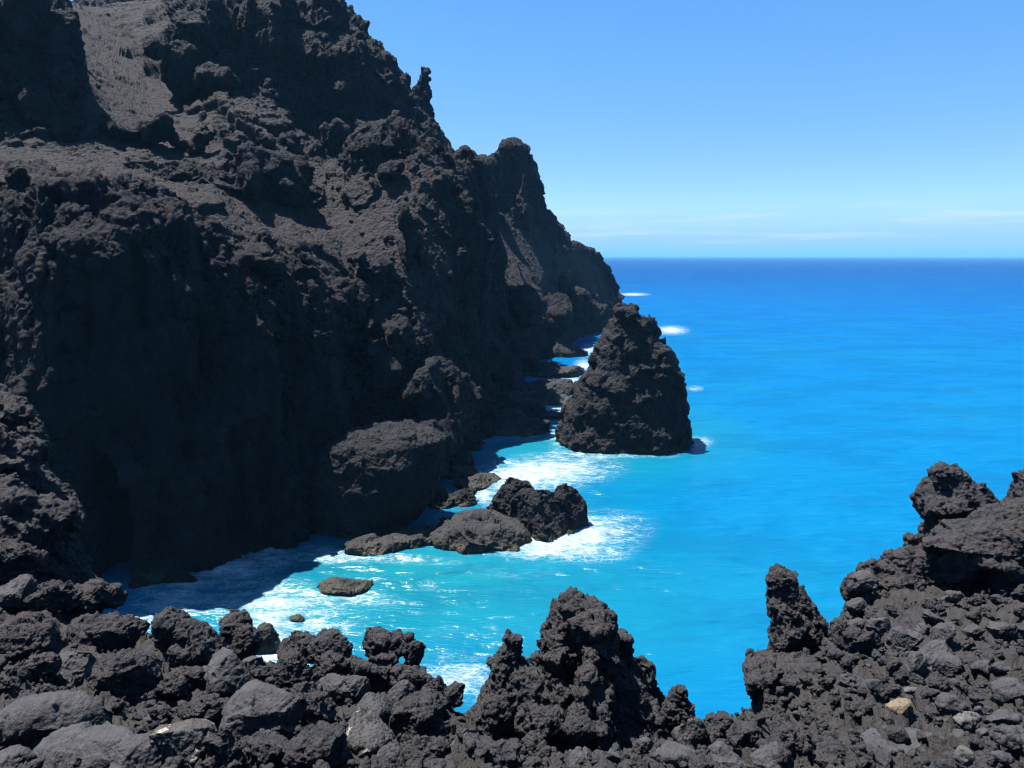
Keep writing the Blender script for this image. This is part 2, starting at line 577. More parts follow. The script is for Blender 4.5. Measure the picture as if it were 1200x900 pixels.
RIDGE = [
 [(385,'w',72),(385,470,76),(385,380,82),(385,320,92),(388,260,102),(402,200,114),(415,178,132)],
 [(430,'w',76),(428,470,79),(425,390,83),(430,330,90),(438,255,99),(440,168,110),(450,170,132)],
 [(490,'w',80),(478,470,82),(462,400,85),(462,335,90),(475,250,98),(480,172,109),(490,175,132)],
 [(548,'w',86),(530,475,87),(495,410,89),(482,335,92),(497,245,100),(512,180,110),(520,184,132)],
 [(556,'w',105),(552,460,105),(546,400,105.5),(538,330,106.5),(534,250,110),(530,195,115),(536,200,142)],
 [(566,'w',138),(566,440,139),(562,390,140),(558,330,141),(556,260,143),(556,200,146),(560,204,152)],
 [(585,'w',165),(585,420,168),(580,380,170),(576,330,172),(570,260,175),(568,200,178),(570,195,195)],
]
KR = np.repeat(np.array([(1,0,.3),(1,.1,.3),(.9,.25,.1),(.4,.9,0),(.3,.95,0),(.8,.5,0),(1,.4,0)], float)[None], 7, 0)
KR[4:, :6] = (.6, 0, 1)
HEAD = [
 [(545,'w',165),(548,400,168),(548,365,174),(548,345,188),(548,335,198),(548,330,206),(548,334,235)],
 [(585,'w',155),(580,395,158),(576,352,162),(573,276,192),(571,240,206),(573,193,209),(576,198,230)],
 [(612,'w',165),(608,388,168),(604,350,172),(598,288,196),(598,235,209),(601,172,211),(605,178,232)],
 [(640,'w',190),(636,382,193),(634,348,195),(642,308,208),(630,252,218),(617,187,218),(622,192,238)],
 [(666,'w',215),(661,378,218),(660,336,224),(664,306,234),(650,276,236),(631,243,232),(638,248,250)],
 [(700,'w',248),(695,372,251),(690,328,256),(686,302,261),(679,294,264),(659,285,264),(664,289,290)],
 [(718,'w',268),(716,368,271),(711,338,273),(704,314,274),(700,303,275),(687,300,276),(692,303,300)],
 [(727,'w',280),(727,372,283),(726,362,285),(725,355,286),(724,351,287),(723,349,288),(722,352,310)],
 [(722,'w',320),(721,352,322),(720,351,323),(719,350,324),(718,350,325),(717,350,326),(716,355,335)],
]
KH = [(1,0,.5),(1,0,.4),(.4,.85,0),(.05,1,0),(.9,.1,.8),(1,.1,.5),(1,.3,0)]

CAVE = [(P(128, 640, 54), (2.0, 6, 7.5), 6.0)]
s1 = cliff_surface(MASSIF, 1150, 1000, KM, 3, 1.0, CAVE)
s2 = cliff_surface(RIDGE, 520, 620, KR, 60, .8)
s3 = cliff_surface(HEAD, 560, 520, KH, 90, .42)
CR = [ # crags and bluffs:  px, py, Y, half width, half height, half depth (m)
 (5, 80, 98, 44, 55, 7), (60, 130, 96, 24, 24, 5), (112, 150, 97, 32, 15, 4), (165, 160, 99, 22, 12, 3), (192, 152, 98, 17, 18, 4),
 (215, 85, 129, 26, 42, 6), (240, 45, 134, 44, 52, 7), (258, 100, 128, 24, 26, 6),
 (415, 125, 140, 16, 26, 3),
 (300, 208, 98, 44, 40, 7), (345, 220, 102, 22, 40, 6), (238, 160, 100, 13, 9, 2.5), (230, 176, 100, 9, 9, 2), (392, 165, 128, 18, 22, 5), (325, 165, 118, 22, 14, 3.5),
 (10, 256, 60, 34, 14, 3), (90, 272, 60, 30, 14, 3), (215, 285, 64, 28, 14, 3.5), (285, 305, 67, 30, 16, 4),
 (335, 320, 71, 30, 22, 4), (135, 262, 66, 16, 8, 2), (360, 290, 85, 24, 14, 4),
]
l1 = lumps_on(CR, 5, .42, 3.4)
SPIRE = [tube([(84,494,500),(92,490,503),(110,487,504),(130,485,506),(150,478,512),(178,470,522),(200,460,530)], 176, .9)]
rr = np.random.default_rng(44)
CR2 = [(452, 440, 82, 30, 40, 5), (500, 455, 84, 36, 42, 6), (535, 470, 88, 26, 36, 5), (505, 505, 82, 40, 30, 6), (470, 395, 85, 22, 30, 4),
       (400, 345, 80, 30, 22, 4), (440, 320, 90, 22, 18, 4), (478, 300, 95, 14, 40, 4), (415, 250, 106, 20, 14, 3), (455, 205, 103, 18, 16, 3)]
l2 = lumps_on(CR2, 8, .34, 2.6)
CR3 = [(612, 250, 208, 10, 36, 4), (578, 225, 200, 8, 30, 4), (640, 370, 194, 34, 30, 7), (675, 355, 222, 30, 26, 7),
       (615, 360, 170, 24, 28, 6), (720, 365, 280, 10, 16, 4), (690, 372, 246, 20, 20, 5),(655, 322, 222, 10, 5, 2)]
l3 = lumps_on(CR3, 12, .6, 3.6)
z = lambda L: (L[0], L[1], np.zeros(len(L[0])))
sp = remesh(SPIRE + clinkers(SPIRE, 30, rr, .6, 1.6), .35)
lava_skin(sp, 2.2, 70)
spQ = np.array([p.vertices[:] if len(p.vertices) == 4 else (*p.vertices[:], p.vertices[2]) for p in sp.polygons], np.int32)
build_cliff('cliff', [s1, s2, z(l1), z(l2), (get_v(sp), spQ, np.zeros(len(sp.vertices)))], M_CLIFF, kind='structure')
build_cliff('headland', [s3, z(l3)], M_CLIFF, kind='structure')

# ------------------------------------------------------------------ things in and beside the water
def rock_thing(name, parts, voxel, size, seed, mat, label, cat=None, group=None, parent=None, rough=1.0, fine=3, clink=0, clo=.1, chi=.2, zmin=-1e9, base=None):
    r_ = np.random.default_rng(seed)
    if clink:
        parts = list(parts) + clinkers(parts, clink, r_, clo, chi, zmin)
    me = remesh(parts, voxel)
    lava_skin(me, size, seed * .37 + 1, rough, fine)
    me.name = name
    V = get_v(me)
    loc = [float((V[:, 0].max() + V[:, 0].min()) / 2), float((V[:, 1].max() + V[:, 1].min()) / 2), float(V[:, 2].min())]
    recalc(me)
    o = link(name, me, mat, loc=loc, label=label, category=cat, group=group)
    if parent is not None:
        o.parent = parent
        o.location = Vector(loc) - parent.location
    return o

def at_sea(px, py, hw, hh, seed, planes=9, squash=.9, lo=.5):
    """cut stone whose near water line is at photo row py; hw/hh half sizes of what shows, in photo px"""
    lo_, hi_ = 20., 2000.
    for _ in range(60):                      # distance of the water seen at that row
        Y = .5 * (lo_ + hi_)
        if P(px, py, Y)[2] > 0: lo_ = Y
        else: hi_ = Y
    m = mpp(py, Y)
    sa = HC / math.hypot(HC, Y); ca = math.sqrt(1 - sa * sa)
    rx, H = hw * m, 2 * hh * m
    ry = min(rx * squash, .42 * H / sa)
    k = H - ry * sa
    rz = math.sqrt(max(k * k - (ry * sa) ** 2, (.18 * H) ** 2)) / ca
    c = P(px, py, Y); c = np.array([c[0] * (Y + ry) / Y, Y + ry, 0.0])
    V, T = cut_stone((0, 0, 0), (rx * 1.03, ry * 1.03, rz * 1.05), np.random.default_rng(seed), planes, lo, .92, level=5)
    V[:, 2] = np.where(V[:, 2] < 0, V[:, 2] * min(1, 1.5 / rz), V[:, 2])
    return V + c.astype(np.float32), T

G_SEA = 'rocks standing in the cove water'
G_SHELF = 'low rocks along the foot of the headland'
stack = tube([(359,734,737),(364,725,743),(371,721,762),(386,706,769),(400,699,777),(415,694,787),(430,690,795),(455,680,801),(480,667,801),(505,657,806),(522,654,808),(545,652,810)], 98, .75, 40)
stack_b = [tube([(371,760,769),(384,757,772),(398,752,775),(420,745,780)], 97, .9), pblob(728, 372, 97, 12, 16), pblob(778, 440, 95, 20, 34, .8)]
rock_thing('sea_stack', [stack] + stack_b, .22, 2.6, 3, M_STACK, 'tall dark cone-shaped rock stack standing alone in the blue sea off the headland', 'sea stack', None, None, .8, 4, 16, .4, 1.0)
block = [tube([(503,415,508),(512,392,520),(535,375,520),(560,362,512),(590,360,500),(620,362,480),(650,358,470)], 67, .75, 40), pblob(470, 520, 74, 50, 26), pblob(400, 600, 66, 38, 40, .9), pblob(500, 540, 78, 30, 30)]
rock_thing('cliff_block', block, .16, 1.7, 4, M_STACK, 'massive flat-topped lava block jutting from the foot of the shadowed cove wall', 'rock', None, None, .6, 4, 14, .4, 1.0)
SEA = [ # kind, [(px, waterline row, half width, half height)...], lump size, material, label, group
 ('boulder', [(640, 634, 50, 38), (607, 612, 32, 30), (662, 626, 29, 28)], 1.4, M_STACK, 'big rounded dark boulder with white surf along its right side', G_SEA),
 ('boulder', [(564, 654, 62, 29), (545, 645, 48, 24), (585, 646, 40, 22)], 1.6, M_SHORE, 'broad smooth domed grey boulder sitting in turquoise water beside surf', G_SEA),
 ('flat_rock', [(436, 657, 32, 15), (468, 652, 42, 15), (500, 640, 38, 14)], 1.1, M_SHORE, 'long low ridged rock sloping into the water below the massive block', G_SEA),
 ('boulder', [(512, 598, 25, 16), (538, 596, 20, 11)], .9, M_STACK, 'small dark boulder wedged above the long low ridged rock', G_SEA),
 ('flat_rock', [(562, 575, 32, 11), (535, 563, 26, 10)], .9, M_SHORE, 'flat grey rock shelf behind the big rounded dark boulder', G_SEA),
 ('boulder', [(533, 556, 24, 15), (520, 550, 16, 14)], 1.0, M_STACK, 'knobbly rock at the right foot of the massive flat-topped block', G_SEA),
 ('boulder', [(405, 698, 32, 13)], .7, M_SHORE, 'small low rock alone in the bright turquoise shallows', G_SEA),
 ('boulder', [(314, 770, 17, 19)], .5, M_SHORE, 'pale grey wave-washed boulder in foam just beyond the shore boulders', G_SEA),
 ('boulder', [(347, 729, 10, 4.5)], .4, M_SHORE, 'tiny flat rock awash in the foam beyond the shore boulders', G_SEA),
 ('boulder', [(187, 684, 26, 15)], .9, M_STACK, 'dark boulder in shadow at the foot of the cove wall', G_SEA),
 ('flat_rock', [(600, 513, 37, 14), (585, 505, 22, 12)], 1.3, M_SHORE, 'broad flat rock ending the shelf, standing in blue water left of the sea stack', G_SHELF),
 ('boulder', [(590, 493, 24, 15), (612, 491, 17, 11)], 1.3, M_STACK, 'dark rock just behind the broad flat shelf end', G_SHELF),
 ('flat_rock', [(642, 491, 17, 6)], .9, M_SHORE, 'small low rock awash between the shelf and the sea stack', G_SHELF),
 ('flat_rock', [(618, 477, 30, 10), (640, 474, 18, 6)], 1.4, M_SHORE, 'low worn rock in the middle of the shelf beside white surf', G_SHELF),
 ('flat_rock', [(625, 465, 34, 12), (648, 460, 18, 8)], 1.4, M_SHORE, 'grey layered rock platform halfway along the shelf', G_SHELF),
 ('boulder', [(588, 470, 22, 17), (578, 478, 18, 14)], 1.3, M_STACK, 'uneven dark rock against the cliff halfway along the shelf', G_SHELF),
 ('boulder', [(602, 440, 25, 19), (586, 444, 18, 16)], 1.6, M_STACK, 'upright dark rock leaning on the cliff behind the shelf', G_SHELF),
 ('flat_rock', [(652, 443, 30, 10), (632, 440, 16, 8)], 1.5, M_SHORE, 'pale rock platform washed by white surf below the headland', G_SHELF),
 ('boulder', [(652, 418, 25, 9)], 1.6, M_STACK, 'farthest low rock at the foot of the headland', G_SHELF),
 ('flat_rock', [(663, 499, 7, 4)], .6, M_STACK, 'smallest dark rock awash beside the left foot of the sea stack', G_SHELF),
]
for k, (nm, lst, size, mat, lab, grp) in enumerate(SEA):
    if grp == G_SHELF and 'smallest' not in lab:
        lst = [(a + 7, b + 1, c * 1.28, d * 1.1) for a, b, c, d in lst]
    parts = [at_sea(*q, seed=100 + 7 * k + j, lo=.45 if nm == 'flat_rock' else .55) for j, q in enumerate(lst)]
    ext = max(p[0][:, 0].max() for p in parts) - min(p[0][:, 0].min() for p in parts)
    rock_thing(nm, parts, max(.06, ext / 90), size, 200 + k, mat, lab, 'rock' if nm == 'flat_rock' else 'boulder', grp, None, .7 if mat is M_STACK else .5, 3, 4 if mat is M_STACK else 0, size * .35, size * .7)

# ------------------------------------------------------------------ the sea
def make_sea():
    az = np.concatenate([np.linspace(-100, -42, 30)[:-1], np.linspace(-42, 42, 760), np.linspace(42, 100, 30)[1:]])
    az = np.radians(az)
    d = np.concatenate([np.geomspace(14, 520, 760)[:-1], np.geomspace(520, 70000, 110)])
    A, D = np.meshgrid(az, d, indexing='ij')
    V = np.stack([np.sin(A) * D, np.cos(A) * D, np.zeros_like(A)], -1).reshape(-1, 3)
    nu, nv = len(az), len(d)
    i = np.arange(nu * nv).reshape(nu, nv)
    Q = np.stack([i[:-1, :-1], i[1:, :-1], i[1:, 1:], i[:-1, 1:]], -1).reshape(-1, 4)[:, ::-1]
    px, py = project(V)
    dist = D.ravel()
    # foam where the swell breaks (each patch laid at its own place on the water)
    FO = [(655,637,50,13,1.3),(690,620,28,16,1.0),(730,618,40,20,.55),(620,647,40,6,.8),(567,583,12,10,1.4),(600,560,60,14,.75),(640,548,50,14,.85),(690,545,45,12,.45),
          (392,650,24,9,1.2),(440,655,30,6,.5),(405,699,38,6,.8),(330,700,40,18,.9),(350,740,55,22,.7),(320,768,34,14,1.5),(300,720,30,22,.6),(370,722,50,20,.4),(450,706,34,10,.3),
          (500,686,12,5,.7),(535,795,50,24,1.0),(520,740,24,10,.35),(600,672,70,12,.28),(640,560,80,16,.28),(700,650,46,11,.4),(610,560,50,16,.4),(690,410,9,7,1.3),(684,428,10,6,1.4),(668,447,26,6,1.4),(642,470,22,6,1.2),(640,486,26,5,.9),(655,478,14,8,.9),
          (786,387,17,4.5,1.6),(742,345,16,1.6,1.5),(814,455,9,3,1.0),(822,518,13,7,.9),(690,531,36,4,.8),(760,534,40,3,.5),(653,512,8,14,.7),(640,510,30,8,.35),
          (318,640,36,10,1.1),(250,672,60,16,.85),(200,690,44,20,.8),(180,720,34,16,.9),(280,662,34,10,.9),(240,705,50,12,.6),(330,655,30,8,.7),(620,630,26,10,.8),(470,655,36,6,.35),(520,658,28,5,.4),
          (960,668,30,3,.15),(1000,610,40,4,.12),(878,520,30,4,.12),(700,700,40,14,.15),(700,432,8,10,.6)]
    foam = np.zeros(len(V))
    for (x, y, rx, ry, a) in FO:
        q = ((px - x) / rx) ** 2 + ((py - y) / ry) ** 2
        foam += a * np.exp(-q * .9)
    foam = 1.15 * np.tanh(foam / 1.15)
    near = np.exp(-(((px - 420) / 330) ** 2 + ((py - 680) / 130) ** 2)) + .75 * np.exp(-(((px - 700) / 150) ** 2 + ((py - 520) / 45) ** 2))
    shal = np.clip(near + .25 * fbm(V / 30., 3, 2), 0, 1)
    far = np.clip(np.log(np.maximum(dist, 60) / 60) / np.log(60), 0, 1)
    far = np.clip(far + .05 * fbm(np.stack([V[:, 0] / 260, V[:, 1] / 420, V[:, 2]], 1), 3, 4), 0, 1)
    m = dist < 520
    h = np.zeros(len(V), np.float32)
    q = (V[m] / np.array([5.5, 2.6, 1])).astype(np.float32)
    sw = fbm(q + .5 * pn(V[m] / 9., 8)[:, None], 3, 14, gain=.5)
    fade = 1 - sstep(250, 520, dist[m])
    h[m] = sw * .18 * fade + np.clip(foam[m], 0, 1.5) * .12 * pn(V[m] / 1.2, 19)
    V = V.copy(); V[:, 2] = h
    me = mesh_from('sea', V, Q)
    for nm, a in (('foam', foam), ('shallow', shal), ('offshore', far)):
        at = me.attributes.new(nm, 'FLOAT', 'POINT'); at.data.foreach_set('value', a.astype(np.float32))
    m, nt = new_mat('sea_water'); g = G(nt)
    pos = g.n('ShaderNodeNewGeometry').outputs['Position']
    A_ = lambda n: g.n('ShaderNodeAttribute', attribute_name=n).outputs['Fac']
    def sc(v, x, y):
        mp = g.n('ShaderNodeMapping'); mp.inputs['Scale'].default_value = (x, y, 1); g.l(v, mp.inputs['Vector']); return mp.outputs[0]
    deep = g.ramp(A_('offshore'), [(.0, (0., 0.1185, 0.2489)), (.22, (0., 0.1074, 0.2647)), (.45, (0., 0.0806, 0.2489)), (.72, (0.0008, 0.0435, 0.1738)), (1., (0.0032, 0.0316, 0.1422))])
    col = g.mix(A_('shallow'), deep, (0.0063, 0.1462, 0.1857))
    mott = g.noise(sc(pos, .05, .09), 1.0, 5, .6)
    col = g.mix(g.math('MULTIPLY', g.mr(mott, .42, .62), .5), col, g.mix(.5, col, (0., 0.0474, 0.1264)))
    streak = g.noise(sc(pos, .25, .8), 1.0, 6, .65)
    col = g.mix(g.math('MULTIPLY', g.mr(streak, .5, .72), .28), col, g.mix(.5, col, (0.0158, 0.2212, 0.3318)))
    # foam: lace and streaks
    w = g.noise(sc(pos, .5, .9), 1.0, 7, .72)
    lace = g.vor(sc(g.n('ShaderNodeVectorMath', operation='ADD').outputs[0], 1, 1), 1.0) if False else g.noise(sc(pos, 1.4, 3.4), 1.0, 6, .75)
    fm = g.math('ADD', g.math('MULTIPLY', g.math('SUBTRACT', w, .5), 1.5), g.math('MULTIPLY', g.math('SUBTRACT', lace, .5), 1.5))
    fm = g.math('ADD', A_('foam'), fm)
    fo = g.mr(fm, .5, 1.4)
    fo = g.math('MULTIPLY', fo, g.mr(A_('foam'), .12, .5))
    wv = g.n('ShaderNodeVectorMath', operation='ADD'); g.l(pos, wv.inputs[0])
    wn = g.n('ShaderNodeTexNoise'); wn.inputs['Scale'].default_value = .7; wn.inputs['Detail'].default_value = 4; g.l(pos, wn.inputs['Vector'])
    g.l(wn.outputs['Color'], wv.inputs[1])
    th = g.mr(g.vor(sc(wv.outputs[0], .75, 1.3), 1.0, 'DISTANCE_TO_EDGE'), .10, .0)
    th2 = g.mr(g.vor(sc(wv.outputs[0], 1.9, 3.1), 1.0, 'DISTANCE_TO_EDGE'), .14, .0)
    th = g.math('MULTIPLY', g.math('MAXIMUM', th, g.math('MULTIPLY', th2, .7)), g.mr(w, .38, .6))
    fo = g.math('MAXIMUM', fo, g.math('MULTIPLY', th, g.mr(A_('foam'), .12, .7, 0., .75)))
    col = g.mix(g.math('MULTIPLY', g.mr(A_('foam'), .15, 1.0), .18), col, (0.0395, 0.2449, 0.2844))
    col = g.mix(fo, col, (.46, .49, .51))
    w1 = g.noise(sc(pos, .35, 1.1), 1.0, 5, .6)
    w2 = g.noise(sc(pos, 1.6, 4.2), 1.0, 4, .6)
    w3 = g.noise(sc(pos, .03, .10), 1.0, 4, .6)
    nb = g.bump(w3, .4, 3.0)
    nb = g.bump(w1, .64, .5, nb)
    nb = g.bump(w2, .45, .10, nb)
    df = g.n('ShaderNodeBsdfDiffuse'); g.l(col, df.inputs['Color']); g.l(nb, df.inputs['Normal'])
    gl = g.n('ShaderNodeBsdfGlossy'); gl.inputs['Roughness'].default_value = .13; g.l(nb, gl.inputs['Normal'])
    fr = g.n('ShaderNodeFresnel'); fr.inputs['IOR'].default_value = 1.33; g.l(nb, fr.inputs['Normal'])
    fa = g.math('MULTIPLY', g.math('MINIMUM', fr.outputs[0], .10), g.math('SUBTRACT', 1.0, g.math('MULTIPLY', fo, .9)))   # steep little waves never mirror fully
    b = g.n('ShaderNodeMixShader'); g.l(fa, b.inputs[0]); g.l(df.outputs[0], b.inputs[1]); g.l(gl.outputs[0], b.inputs[2])
    o = g.n('ShaderNodeOutputMaterial'); g.l(b.outputs[0], o.inputs[0])
    return link('sea', me, m, kind='structure')
make_sea()

# ------------------------------------------------------------------ foreground ground
# columns of the shore we stand on: near, ..., crest, drop, sea
CREST = [(-420, 600, 13), (-200, 640, 11.5), (0, 695, 10), (100, 726, 9.4), (200, 762, 9), (300, 786, 8.6), (400, 794, 8.2), (470, 806, 7.9), (510, 822, 7.6), (550, 842, 7.4), (600, 856, 7.1),
         (700, 864, 7.1), (800, 860, 7.4), (870, 842, 7.8), (930, 790, 8.8), (1000, 722, 10), (1080, 694, 11), (1150, 690, 11.5), (1200, 682, 11.8), (1400, 640, 12.5), (1700, 600, 14)]
GC = []
for (px, py, Y) in CREST:
    c = P(px, py, Y)
    b = P(px, 905, 4.2)
    x0 = b[0]
    n0 = np.array([x0 * .45, -1.5, HC - 1.75]); n1 = np.array([x0 * .8, 1.6, HC - 2.2])
    far = np.array([c[0] * 1.02, c[1] + .35, c[2] - .5])
    dr = np.array([c[0] * 1.06, c[1] + 2.2, c[2] - 6.0])
    dr2 = np.array([c[0] * 1.12, c[1] + 6.0, 7.0])
    se = np.array([c[0] * 1.2, c[1] + 9.0, -3.0])
    mid = b * .5 + c * .5; mid[2] -= .06
    GC.append([n0, n1, b, mid, c, far, dr, dr2, se])
gA, gQ = loft(GC, 640, 620)
gV = gA.astype(np.float32)
gN = grid_normals(gV, 640, 620)
if gN[:, 2].mean() < 0: gN = -gN; gQ = gQ[:, ::-1]
d = fbm(gV / .9, 3, 300) * .15 + fbm(gV / .33, 2, 305, mode='b') * .04 + facet(gV / .28, 306) * .10
gV = gV + gN * d[:, None]
gN2 = grid_normals(gV, 640, 620); gN2 *= np.sign((gN2 * gN).sum(1))[:, None]
d = fbm(gV / .07, 3, 310, gain=.7, mode='b') * .012 + facet(gV / .09, 311) * .03
gV = gV + gN2 * d[:, None]
gme = mesh_from('lava_ground', gV, gQ)
GROUND = link('lava_ground', gme, M_GROUND, kind='structure')
gpx, gpy = project(gV)
near = (gV[:, 1] > 2.5) & (gV[:, 1] < 16)
GP = np.stack([gpx[near], gpy[near]], 1); GYs = gV[near]

def ground_at(px, py):
    """nearest visible ground point at a photo pixel"""
    q = (GP[:, 0] - px) ** 2 + (GP[:, 1] - py) ** 2
    k = np.argsort(q)[:40]
    k = k[q[k] < q[k[0]] + 30]
    return GYs[k[np.argmin(GYs[k][:, 1])]]

LAND = []     # landmarks for naming small stones
def stone(name, px, py, hw, hh, label, mat=None, cat='boulder', group='boulders along the shore', kind='stone', tilt=0., Y=None, seed=None, deep=.9, voxel=None, planes=9):
    """a boulder whose middle is at photo pixel (px, py)"""
    mat = mat or (M_STONE if kind in ('stone', 'slab') else M_CLINK)
    seed = seed if seed is not None else int(px * 7 + py * 13)
    r_ = np.random.default_rng(seed)
    if Y is None:
        Y = ground_at(px, min(py + hh * .55, 899))[1] + hw * mpp(py, 6) * .3
    m = mpp(py, Y)
    c = P(px, py, Y)
    R = (hw * m * 1.04, .5 * (hw + hh) * m * deep, hh * m * 1.04)
    s = .5 * (R[0] + R[2])
    if kind == 'stone':
        parts = [cut_stone(c, R, r_, 12, .40, .8, tilt, 5)]
        rough, size, ck = .30, s * .8, 0
    elif kind == 'slab':
        parts = [cut_stone(c, R, r_, 8, .55, .85, tilt, 5)]
        rough, size, ck = .22, s * .9, 0
    else:
        parts = [cut_stone(c, np.array(R) * .95, r_, 11, .42, .8, tilt, 5)]
        for _ in range(3):
            v = r_.normal(size=3); v /= np.linalg.norm(v)
            parts.append(cut_stone(c + v * np.array(R) * .5, np.array(R) * r_.uniform(.4, .65, 3), r_, 9, .42, .8, level=4))
        rough, size, ck = .85, s * .6, 5
    if ck: parts += clinkers(parts, ck, r_, s * .10, s * .26)
    me = remesh(parts, voxel or max(.008, s / 26))
    lava_skin(me, size, seed * .11, rough, 3, 1)
    if kind != 'rough':
        V = get_v(me); N = get_n(me)
        set_v(me, V + N * (fbm(V / .05, 2, seed * .2, mode='b') * .004)[:, None])
    V = get_v(me)
    loc = [float(c[0]), float(c[1]), float(V[:, 2].min())]
    me.name = name; recalc(me)
    o = link(name, me, mat, loc=loc, label=label, category=cat, group=group)
    LAND.append((px, py, hw, label))
    return o

# --- pinnacles and outcrops
def outcrop(name, parts, voxel, size, seed, label, cat, clink, clo, chi, rough=1.1, mat=None, parent=None):
    return rock_thing(name, parts, voxel, size, seed, mat or M_CLINK, label, cat, None, parent, rough, 4, clink, clo, chi)

main = [tube([(698,657,671),(706,652,698),(720,647,711),(740,639,718),(755,632,724),(772,636,728),(800,632,742),(830,614,764),(870,594,790),(930,580,800)], 6.9, .8, 36),
        tube([(746,722,740),(760,719,742),(780,716,744),(810,700,760)], 7.3, .8), tube([(770,741,752),(785,742,768),(805,748,775),(840,740,790)], 7.4, .8),
        tube([(806,788,800),(822,780,806),(845,772,812),(880,765,820)], 7.2, .9),
        pblob(652, 768, 6.45, 19, 20), pblob(700, 772, 6.4, 20, 18), pblob(690, 810, 6.2, 28, 26), pblob(690, 735, 6.6, 26, 20), pblob(625, 808, 6.3, 26, 30),
        pblob(690, 850, 6.0, 30, 24), pblob(635, 850, 6.0, 28, 22), pblob(595, 830, 6.3, 26, 24), pblob(770, 850, 6.8, 26, 28), pblob(740, 878, 6.2, 24, 18)]
PIN = outcrop('lava_pinnacle', main, .0125, .21, 401, 'tallest jagged lava pinnacle rising in the middle of the foreground shore', 'pinnacle', 30, .03, .09)
side = [tube([(750,598,606),(760,586,611),(775,577,620),(795,572,632),(815,562,650),(838,556,668),(870,550,690)], 6.7, .8)]
outcrop('side_spire', side, .0125, .2, 409, 'shorter spire leaning away from the main peak', None, 16, .03, .08, parent=PIN)
sp2 = [tube([(670,906,929),(682,903,935),(700,902,946),(716,902,960),(735,904,972),(757,904,984),(790,898,1000)], 8.9, .85, 32), pblob(920, 710, 8.8, 16, 14), pblob(925, 735, 8.6, 20, 26), pblob(950, 740, 8.7, 18, 20)]
outcrop('lava_pinnacle', sp2, .013, .26, 402, 'slim upright lava spike on the right shore with blue sea behind it', 'pinnacle', 12, .03, .07)
cr = [tube([(777,876,968),(790,873,984),(810,880,992),(840,888,998),(880,880,1010)], 7.8, .6, 36), pblob(895, 800, 7.4, 26, 22), pblob(960, 815, 7.0, 36, 28), pblob(915, 830, 7.2, 34, 26)]
outcrop('lava_outcrop', cr, .015, .2, 403, 'squat rounded lava outcrop at the foot of the slim spike', 'outcrop', 24, .03, .09, .8)
top = [tube([(544,1099,1110),(554,1091,1130),(568,1089,1144),(580,1078,1150),(598,1076,1164),(612,1088,1178),(640,1092,1210),(690,1085,1230)], 12, .7, 36),
       pblob(1105, 598, 11.7, 28, 18), pblob(1145, 592, 11.8, 26, 22), pblob(1172, 612, 12, 30, 24), pblob(1200, 606, 12.2, 34, 26), pblob(1120, 640, 11.9, 40, 36), pblob(1112, 556, 12, 14, 14)]
outcrop('lava_outcrop', top, .020, .22, 404, 'knobbly lava crag topping the right shore against the blue sea', 'outcrop', 40, .04, .12)
ov = [pblob(1160, 634, 10.6, 74, 26, .8), pblob(1218, 652, 10.3, 52, 62, .8), pblob(1130, 672, 10.8, 15, 38, .7), pblob(1120, 628, 10.9, 34, 20), pblob(1180, 622, 10.9, 44, 26), pblob(1155, 672, 12.2, 80, 44, .5), pblob(1196, 700, 10.2, 30, 20), pblob(1122, 655, 10.5, 24, 28), pblob(1182, 664, 10.3, 17, 26), pblob(1150, 648, 10.4, 20, 16)]
outcrop('lava_outcrop', ov, .019, .22, 405, 'overhanging lava ledge with dark hollows beneath the knobbly crag', 'outcrop', 40, .04, .12, .9)
kn = [tube([(558,1194,1230),(575,1188,1260),(600,1182,1300),(660,1170,1300)], 12.6, .7)]
outcrop('lava_outcrop', kn, .025, .22, 406, 'lava knob cut off by the right edge behind the overhanging ledge', 'outcrop', 40, .04, .12)
rg = [tube([(640,1062,1085),(652,1040,1100),(668,1018,1105),(690,1000,1110),(730,985,1110)], 11.0, .5), pblob(1012, 690, 10.6, 22, 20), pblob(1080, 670, 11.0, 22, 36), pblob(1055, 690, 10.8, 26, 22), pblob(1075, 640, 11.2, 14, 14), pblob(1045, 655, 11.0, 12, 12), pblob(1022, 662, 11, 8, 8)]
outcrop('lava_outcrop', rg, .019, .2, 407, 'rough clinker bank stepping down left from the knobbly crag', 'outcrop', 50, .03, .10)
lf = [tube([(458,-150,-2),(474,-150,24),(500,-160,42),(522,-160,50),(548,-160,46),(566,-160,62),(596,-160,86),(612,-160,93),(630,-160,72),(670,-160,98),(720,-160,112),(790,-160,120)], 11.2, .45, 40, .75),
      pblob(8, 484, 13.4, 26, 14), pblob(30, 530, 12.7, 28, 20), pblob(58, 602, 11.9, 34, 18), pblob(78, 612, 12.0, 18, 10), pblob(15, 585, 11.9, 34, 26), pblob(-40, 540, 12.4, 60, 50), pblob(20, 630, 11.4, 40, 22)]
outcrop('lava_outcrop', lf, .024, .26, 408, 'craggy lava outcrop on the left edge in front of the shadowed wall', 'outcrop', 70, .05, .16)

